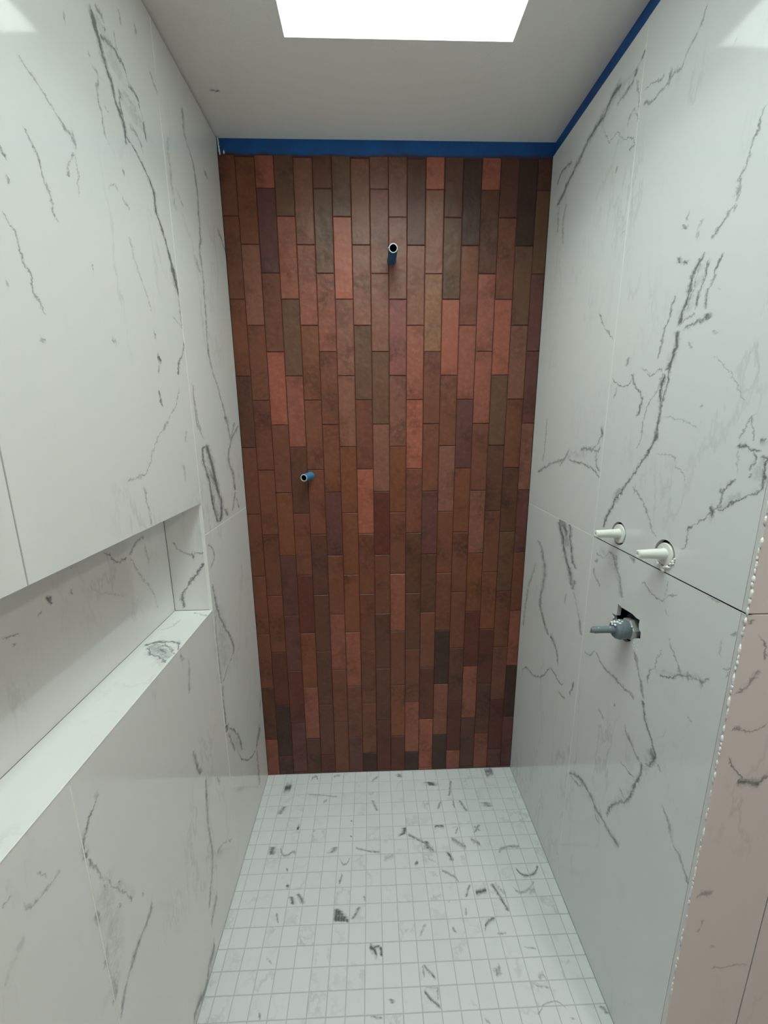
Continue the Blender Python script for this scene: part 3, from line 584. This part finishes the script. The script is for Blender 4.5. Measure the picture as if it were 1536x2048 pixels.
boxes('grout_and_lit_edge', [(-W - 0.0005, -W + 0.0006, NYE, NJ, NZ0 - 0.0012, NZ0 + 0.0002)], M_grout_w, wall_left)  # white strip stands in for the lit front edge of the sill
boxes('grout_and_lit_edge', [(-W - 0.009, -W - 0.0003, FJ - J, FJ + J, 0.001, NZ0 - 0.001)], M_grout_w, wall_left)

# ------------------------------------------------------------------ setting: right wall, its end face and the holes
RJ, RE = -0.461, -0.9186
TOPR = 2.3165
CY0, CY1, CZ0, CZ1 = -0.80, -0.50, 0.93, 1.30
wall_right = boxes('wall_right', [(W + 0.010, 1.9, RE + 0.010, 0.01, -0.1, CZ0), (W + 0.010, 1.9, RE + 0.010, 0.01, CZ1, H + 0.1),
                                  (W + 0.010, 1.9, RE + 0.010, CY0, CZ0, CZ1), (W + 0.010, 1.9, CY1, 0.01, CZ0, CZ1),
                                  (W + 0.085, 1.9, CY0, CY1, CZ0, CZ1)], M_memb)
tag(wall_right, kind='structure')
panel('marble_panel', 'R', RJ + J, -0.0008, HJ + J, TOPR, M_right_far, wall_right)
panel('marble_panel', 'R', RJ + J, -0.0008, 0.001, HJ - J, M_right_fard, wall_right)
circ = lambda c, rad: [(c[0] + rad * math.cos(2 * math.pi * i / 40), c[1] + rad * math.sin(2 * math.pi * i / 40)) for i in range(40)]
V1, V2 = (-0.567, 1.2262), (-0.7235, 1.2265)
panel_holes('marble_panel', 'R', RE + 0.0105, RJ - J, HJ + J, TOPR, [circ(V1, 0.0282), circ(V2, 0.0290)], M_right_near, wall_right)
JAG = [(-0.5986, 1.0585), (-0.6043, 1.0564), (-0.6129, 1.0551), (-0.6329, 1.0568), (-0.6521, 1.0584), (-0.6676, 1.0559), (-0.6793, 1.0568), (-0.6787, 1.0463), (-0.681, 1.0348), (-0.6878, 1.0321), (-0.6898, 1.0129), (-0.6804, 1.01), (-0.6734, 1.008), (-0.6618, 0.9994), (-0.6576, 0.9917), (-0.6437, 0.9816), (-0.6275, 0.9812), (-0.6072, 0.9766), (-0.587, 0.9781), (-0.5763, 0.9923), (-0.5866, 1.0146), (-0.5781, 1.0237), (-0.5973, 1.027), (-0.5982, 1.0467)]
panel_holes('marble_panel', 'R', RE + 0.0105, RJ - J, 0.001, HJ - J, [JAG], M_right_low, wall_right)
boxes('grout_and_lit_edge', [(W + 0.0002, W + 0.009, RJ - J, RJ + J, 0.001, TOPR)], M_grout_w, wall_right)
boxes('grout_and_lit_edge', [(W + 0.0002, W + 0.009, RJ + J, -0.001, HJ - J, HJ + J)], M_grout_w, wall_right)
boxes('grout_and_lit_edge', [(W - 0.0002, W + 0.009, RE, RJ - J, HJ - 0.0022, HJ - J)], M_grout_w, wall_right)
EX = 0.6835
panel('marble_panel', 'E', W + 0.0003, EX - J, HJ + J, H - 0.003, M_end, wall_right)
panel('marble_panel', 'E', W + 0.0003, EX - J, 0.001, HJ - J, M_end, wall_right)
panel('marble_panel', 'E', EX + J, 1.28, HJ + J, H - 0.003, M_end, wall_right)
panel('marble_panel', 'E', EX + J, 1.28, 0.001, HJ - J, M_end, wall_right)
# lumpy thinset squeezed out along the outer corner
bm = bmesh.new()
rc = random.Random(3)
z = 0.35
while z < 2.3:
    hgt = rc.uniform(0.005, 0.014)
    if abs(z - HJ) > 0.003 and rc.random() < 0.86:
        big = 0.7 if z > 0.9 else 0.5
        blob(bm, (W - 0.0005, RE + rc.uniform(-0.0005, 0.0018), z), 0.0022 * big * rc.uniform(0.7, 1.5), 0.0036 * big * rc.uniform(0.7, 1.3), hgt, rc.random(), 1)
    z += hgt * rc.uniform(1.1, 1.9)
tag(bm_obj('thinset_bead', bm, M_plaster, wall_right, True), label='lumpy white thinset squeezed out along the corner', kind='stuff')
# plaster smears where the walls meet the blue strip
bm = bmesh.new()
for i in range(70):
    yy = -0.008 - i * 0.0125 + rc.uniform(-0.004, 0.004)
    blob(bm, (W + 0.008, yy, TOPR + 0.0005 + rc.uniform(-0.001, 0.001)), 0.0022, 0.009 * rc.uniform(0.6, 1.2), 0.0022 * rc.uniform(0.5, 1.2), rc.random(), 1)
tag(bm_obj('thinset_smear', bm, M_plaster, wall_right, True), kind='stuff')
bm = bmesh.new()
for i in range(9):
    zz = 2.312 + 0.0055 * i
    blob(bm, (-W + 0.002 + 0.0012 * (9 - i) * 0.4, 0.003 + rc.uniform(-0.001, 0.001), zz), 0.003, 0.004, 0.005, rc.random(), 1)
blob(bm, (-W + 0.018, 0.006, 2.322), 0.004, 0.003, 0.007, 9, 1)
tag(bm_obj('thinset_smear', bm, M_plaster, wall_back, True), kind='stuff')

# ------------------------------------------------------------------ setting: ceiling, skylight, rest of the room
ceiling = boxes('ceiling', [(-0.85, SKY0, ROOM_Y, 0.2, H, H + 0.1), (SKY1, 1.9, ROOM_Y, 0.2, H, H + 0.1),
                            (SKY0, SKY1, SKYY1, 0.2, H, H + 0.1), (SKY0, SKY1, ROOM_Y, SKYY0, H, H + 0.1)], M_ceil)
tag(ceiling, kind='structure')
T = 0.03
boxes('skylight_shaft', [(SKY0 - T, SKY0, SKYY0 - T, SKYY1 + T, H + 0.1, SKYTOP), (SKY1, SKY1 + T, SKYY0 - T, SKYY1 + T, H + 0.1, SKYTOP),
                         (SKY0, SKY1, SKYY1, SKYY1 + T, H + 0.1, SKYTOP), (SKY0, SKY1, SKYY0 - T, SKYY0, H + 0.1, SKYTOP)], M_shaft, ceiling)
t = NT('clear_skylight_pane')
tr = t.n('ShaderNodeBsdfTransparent')
gl = t.n('ShaderNodeBsdfGlossy')
gl.inputs['Roughness'].default_value = 0.02
ms = t.n('ShaderNodeMixShader')
ms.inputs[0].default_value = 0.06
t.t.links.new(tr.outputs[0], ms.inputs[1])
t.t.links.new(gl.outputs[0], ms.inputs[2])
t.t.links.new(ms.outputs[0], t.t.nodes['Material Output'].inputs[0])
win = boxes('window_1', [(SKY0 - T, SKY0 + 0.012, SKYY0 - T, SKYY1 + T, SKYTOP, SKYTOP + 0.025), (SKY1 - 0.012, SKY1 + T, SKYY0 - T, SKYY1 + T, SKYTOP, SKYTOP + 0.025),
                         (SKY0 + 0.012, SKY1 - 0.012, SKYY1 - 0.012, SKYY1 + T, SKYTOP, SKYTOP + 0.025), (SKY0 + 0.012, SKY1 - 0.012, SKYY0 - T, SKYY0 + 0.012, SKYTOP, SKYTOP + 0.025)], M_white)
tag(win, kind='structure')
boxes('pane', [(SKY0 + 0.010, SKY1 - 0.010, SKYY0 + 0.010, SKYY1 - 0.010, SKYTOP + 0.010, SKYTOP + 0.014)], t.m, win)
tag(boxes('wall_front', [(-0.85, 1.9, ROOM_Y - 0.1, ROOM_Y, -0.1, H + 0.1)], M_room), kind='structure')
tag(boxes('wall_far_right', [(ROOM_X, 1.9, ROOM_Y, RE, -0.1, H + 0.1)], M_room), kind='structure')

# ceiling lamp of the bathroom behind the photographer (warm)
lamp = bpy.data.objects.new('ceiling_lamp', None)
lamp.location = (0.95, -2.05, H)
COL.objects.link(lamp)
tag(lamp, 'round white flush ceiling lamp of the room outside the shower', 'lamp')
bm = bmesh.new()
lathe(bm, Vector((0, 0, 0)), -Z, [(0, 0.13), (0.02, 0.13), (0.025, 0.12)], 32)
bm_obj('lamp_base', bm, M_white, lamp)
li = bpy.data.lights.new('lamp_bulb', 'AREA')
li.shape = 'DISK'
li.size = 0.22
li.energy = 10.5
li.color = (1.0, 0.86, 0.75)
lo = bpy.data.objects.new('lamp_bulb', li)
COL.objects.link(lo)
lo.parent = lamp
lo.location = (0, 0, -0.03)

# ------------------------------------------------------------------ things on the walls
def stub(name, label, base, tip, rad, mat, chip):
    """pipe stub: tube, pale cut rim, dark bore"""
    root = bpy.data.objects.new(name, None)
    root.location = base
    COL.objects.link(root)
    tag(root, label, 'pipe')
    d = tip - base
    L = d.length
    dn = d.normalized()
    b0 = -dn * 0.006
    bm = bmesh.new()
    lathe(bm, b0, d, [(0, rad * 1.08), (0.010, rad * 1.08), (0.014, rad), (L + 0.0045, rad), (L + 0.006, rad * 0.96)], 32, True, False)
    smooth_by_angle(bm_obj('pipe', bm, mat, root))
    bm = bmesh.new()
    lathe(bm, b0, d, [(L + 0.0058, rad * 0.96), (L + 0.0064, rad * 0.90), (L + 0.0064, rad * 0.80), (L + 0.004, rad * 0.78)], 32, False, False)
    if chip:
        blob(bm, b0 + dn * (L + 0.006) + Vector((-rad * 1.0, 0, rad * 0.05)), 0.0028, 0.0022, 0.0022, 4, 1)
    smooth_by_angle(bm_obj('cut_rim', bm, M_rim, root), 60)
    bm = bmesh.new()
    lathe(bm, b0, d, [(L + 0.0045, rad * 0.785), (0.012, rad * 0.785)], 32, False, True)
    o = bm_obj('bore', bm, M_hollow, root)
    for f in o.data.polygons: f.flip()
    return root
stub('pipe_stub', 'dark blue pipe stub high on the red tile wall, chipped white rim',
     Vector((0.0132, 0, 2.0165)), Vector((0.0128, -0.098, 2.0165)), 0.0142, M_blue, True)
stub('pipe_stub', 'lighter blue pipe stub angled to the left, lower down on the red tile wall',
     Vector((-0.287, 0, 1.3025)), Vector((-0.3035, -0.055, 1.302)), 0.0132, M_blue2, False)

def plug(label, c, L, smear):
    root = bpy.data.objects.new('valve_stem', None)
    root.location = (W, c[0], c[1])
    COL.objects.link(root)
    tag(root, label, 'valve')
    o0 = Vector((0, 0, 0))
    bm = bmesh.new()
    lathe(bm, Vector((0.004, 0, -0.0008)), -X, [(-0.079, 0.020), (-0.006, 0.0215), (0, 0.0232), (0.0032, 0.0232), (0.0045, 0.0222), (0.0045, 0.012)], 40, True, True)
    smooth_by_angle(bm_obj('flange', bm, M_pvc_w, root), 30)
    bm = bmesh.new()
    lathe(bm, Vector((0, 0, 0)), -X, [(0.0, 0.0118), (0.004, 0.0108), (L * 0.55, 0.0098), (L - 0.004, 0.0088), (L - 0.0012, 0.0084), (L, 0.0070),
                                       (L, 0.0030), (L - 0.004, 0.0024)], 32, False, True)
    smooth_by_angle(bm_obj('stem', bm, M_pvc_w, root), 35)
    if smear:
        bm = bmesh.new()
        rs = random.Random(11)
        for i in range(26):
            a = math.radians(-118 + i * 4.6)
            rr = 0.0290 + rs.uniform(-0.002, 0.0022)
            blob(bm, (rs.uniform(-0.0015, 0.001), -math.cos(a) * rr, math.sin(a) * rr),
                 0.0028, 0.0034 * rs.uniform(0.6, 1.3), 0.0034 * rs.uniform(0.6, 1.3), rs.random(), 1)
        blob(bm, (-0.0012, -0.004, -0.0335), 0.0028, 0.0065, 0.0040, 3, 2)
        bm_obj('thinset_smear', bm, M_plaster, root, True)
    return root
plug('white plastic valve stem nearer the red wall, clean round hole around its flange', V1, 0.057, False)
plug('white plastic valve stem nearer the wall end, white thinset smeared under its flange', V2, 0.056, True)

root = bpy.data.objects.new('shower_valve', None)
root.location = (W, -0.6455, 1.0165)
root.scale = (1.14, 1.10, 1.10)
COL.objects.link(root)
tag(root, 'grey valve cartridge with a notched stem in a jagged hole in the marble', 'valve')
O0 = Vector((0, 0, 0))
bm = bmesh.new()
lathe(bm, O0, -X, [(-0.08, 0.0170), (-0.002, 0.0175), (0.010, 0.0205), (0.0215, 0.0212), (0.0225, 0.0200), (0.0265, 0.0198), (0.030, 0.0165), (0.0305, 0.008)], 36)
smooth_by_angle(bm_obj('barrel', bm, M_grey, root), 28)
bm = bmesh.new()
lathe(bm, O0, -X, [(-0.014, 0.0215), (-0.012, 0.0240), (0.001, 0.0240), (0.003, 0.0215)], 6)
bm_obj('hex_nut', bm, M_nut, root)
bm = bmesh.new()
lathe(bm, O0, -X, [(-0.014, 0.031), (-0.012, 0.032)], 36)
bm_obj('recess_shade_disc', bm, M_hollow, root)  # added black disc: shade deep in the hole, put into colour
bm = bmesh.new()
lathe(bm, O0, -X, [(0.028, 0.0088), (0.036, 0.0076), (0.070, 0.0073), (0.0725, 0.0066)], 28)
# half-cut tip
d0 = -0.0725
pts = [(math.cos(a) * 0.0066, math.sin(a) * 0.0066) for a in [math.radians(x) for x in range(100, 281, 15)]]
f0 = [bm.verts.new((d0 + 0.0005, yy, zz)) for yy, zz in pts]
f1 = [bm.verts.new((d0 - 0.006, yy * 0.95, zz * 0.95)) for yy, zz in pts]
n = len(pts)
for i in range(n):
    j = (i + 1) % n
    bm.faces.new((f0[i], f0[j], f1[j], f1[i]))
bm.faces.new(f1)
smooth_by_angle(bm_obj('stem', bm, M_grey, root), 35)
bm = bmesh.new()
rs = random.Random(21)
for (dx, ang, rr, s) in [(0.024, 62, .021, 1.2), (0.027, 75, .019, 1.3), (0.030, 95, .0165, 1.4), (0.031, 120, .014, 1.2), (0.022, 85, .0212, 1.0), (0.033, 100, .011, 1.0),
                         (0.018, 75, .0212, .8), (0.031, 70, .013, 1.1), (0.040, 60, .0075, .6), (0.064, 60, .0073, .5), (0.066, -70, .007, .6), (0.004, 40, .0215, .7), (0.012, -40, .0208, .4)]:
    a = math.radians(ang)
    blob(bm, (-dx, math.cos(a) * -rr, math.sin(a) * rr), 0.0026 * s, 0.0030 * s, 0.0026 * s, rs.random(), 1)
tag(bm_obj('thinset_splash', bm, M_plaster, root, True), kind='stuff')
# crumbs of broken thinset at the lower rim of the hole
bm = bmesh.new()
for i in range(10):
    blob(bm, (W + 0.0015, -0.668 - rs.uniform(0, 0.020), 0.992 + rs.uniform(-0.011, 0.006)), 0.0022, 0.0036, 0.0034, rs.random(), 1)
tag(bm_obj('thinset_crumbs', bm, M_plaster, wall_right, True), kind='stuff')
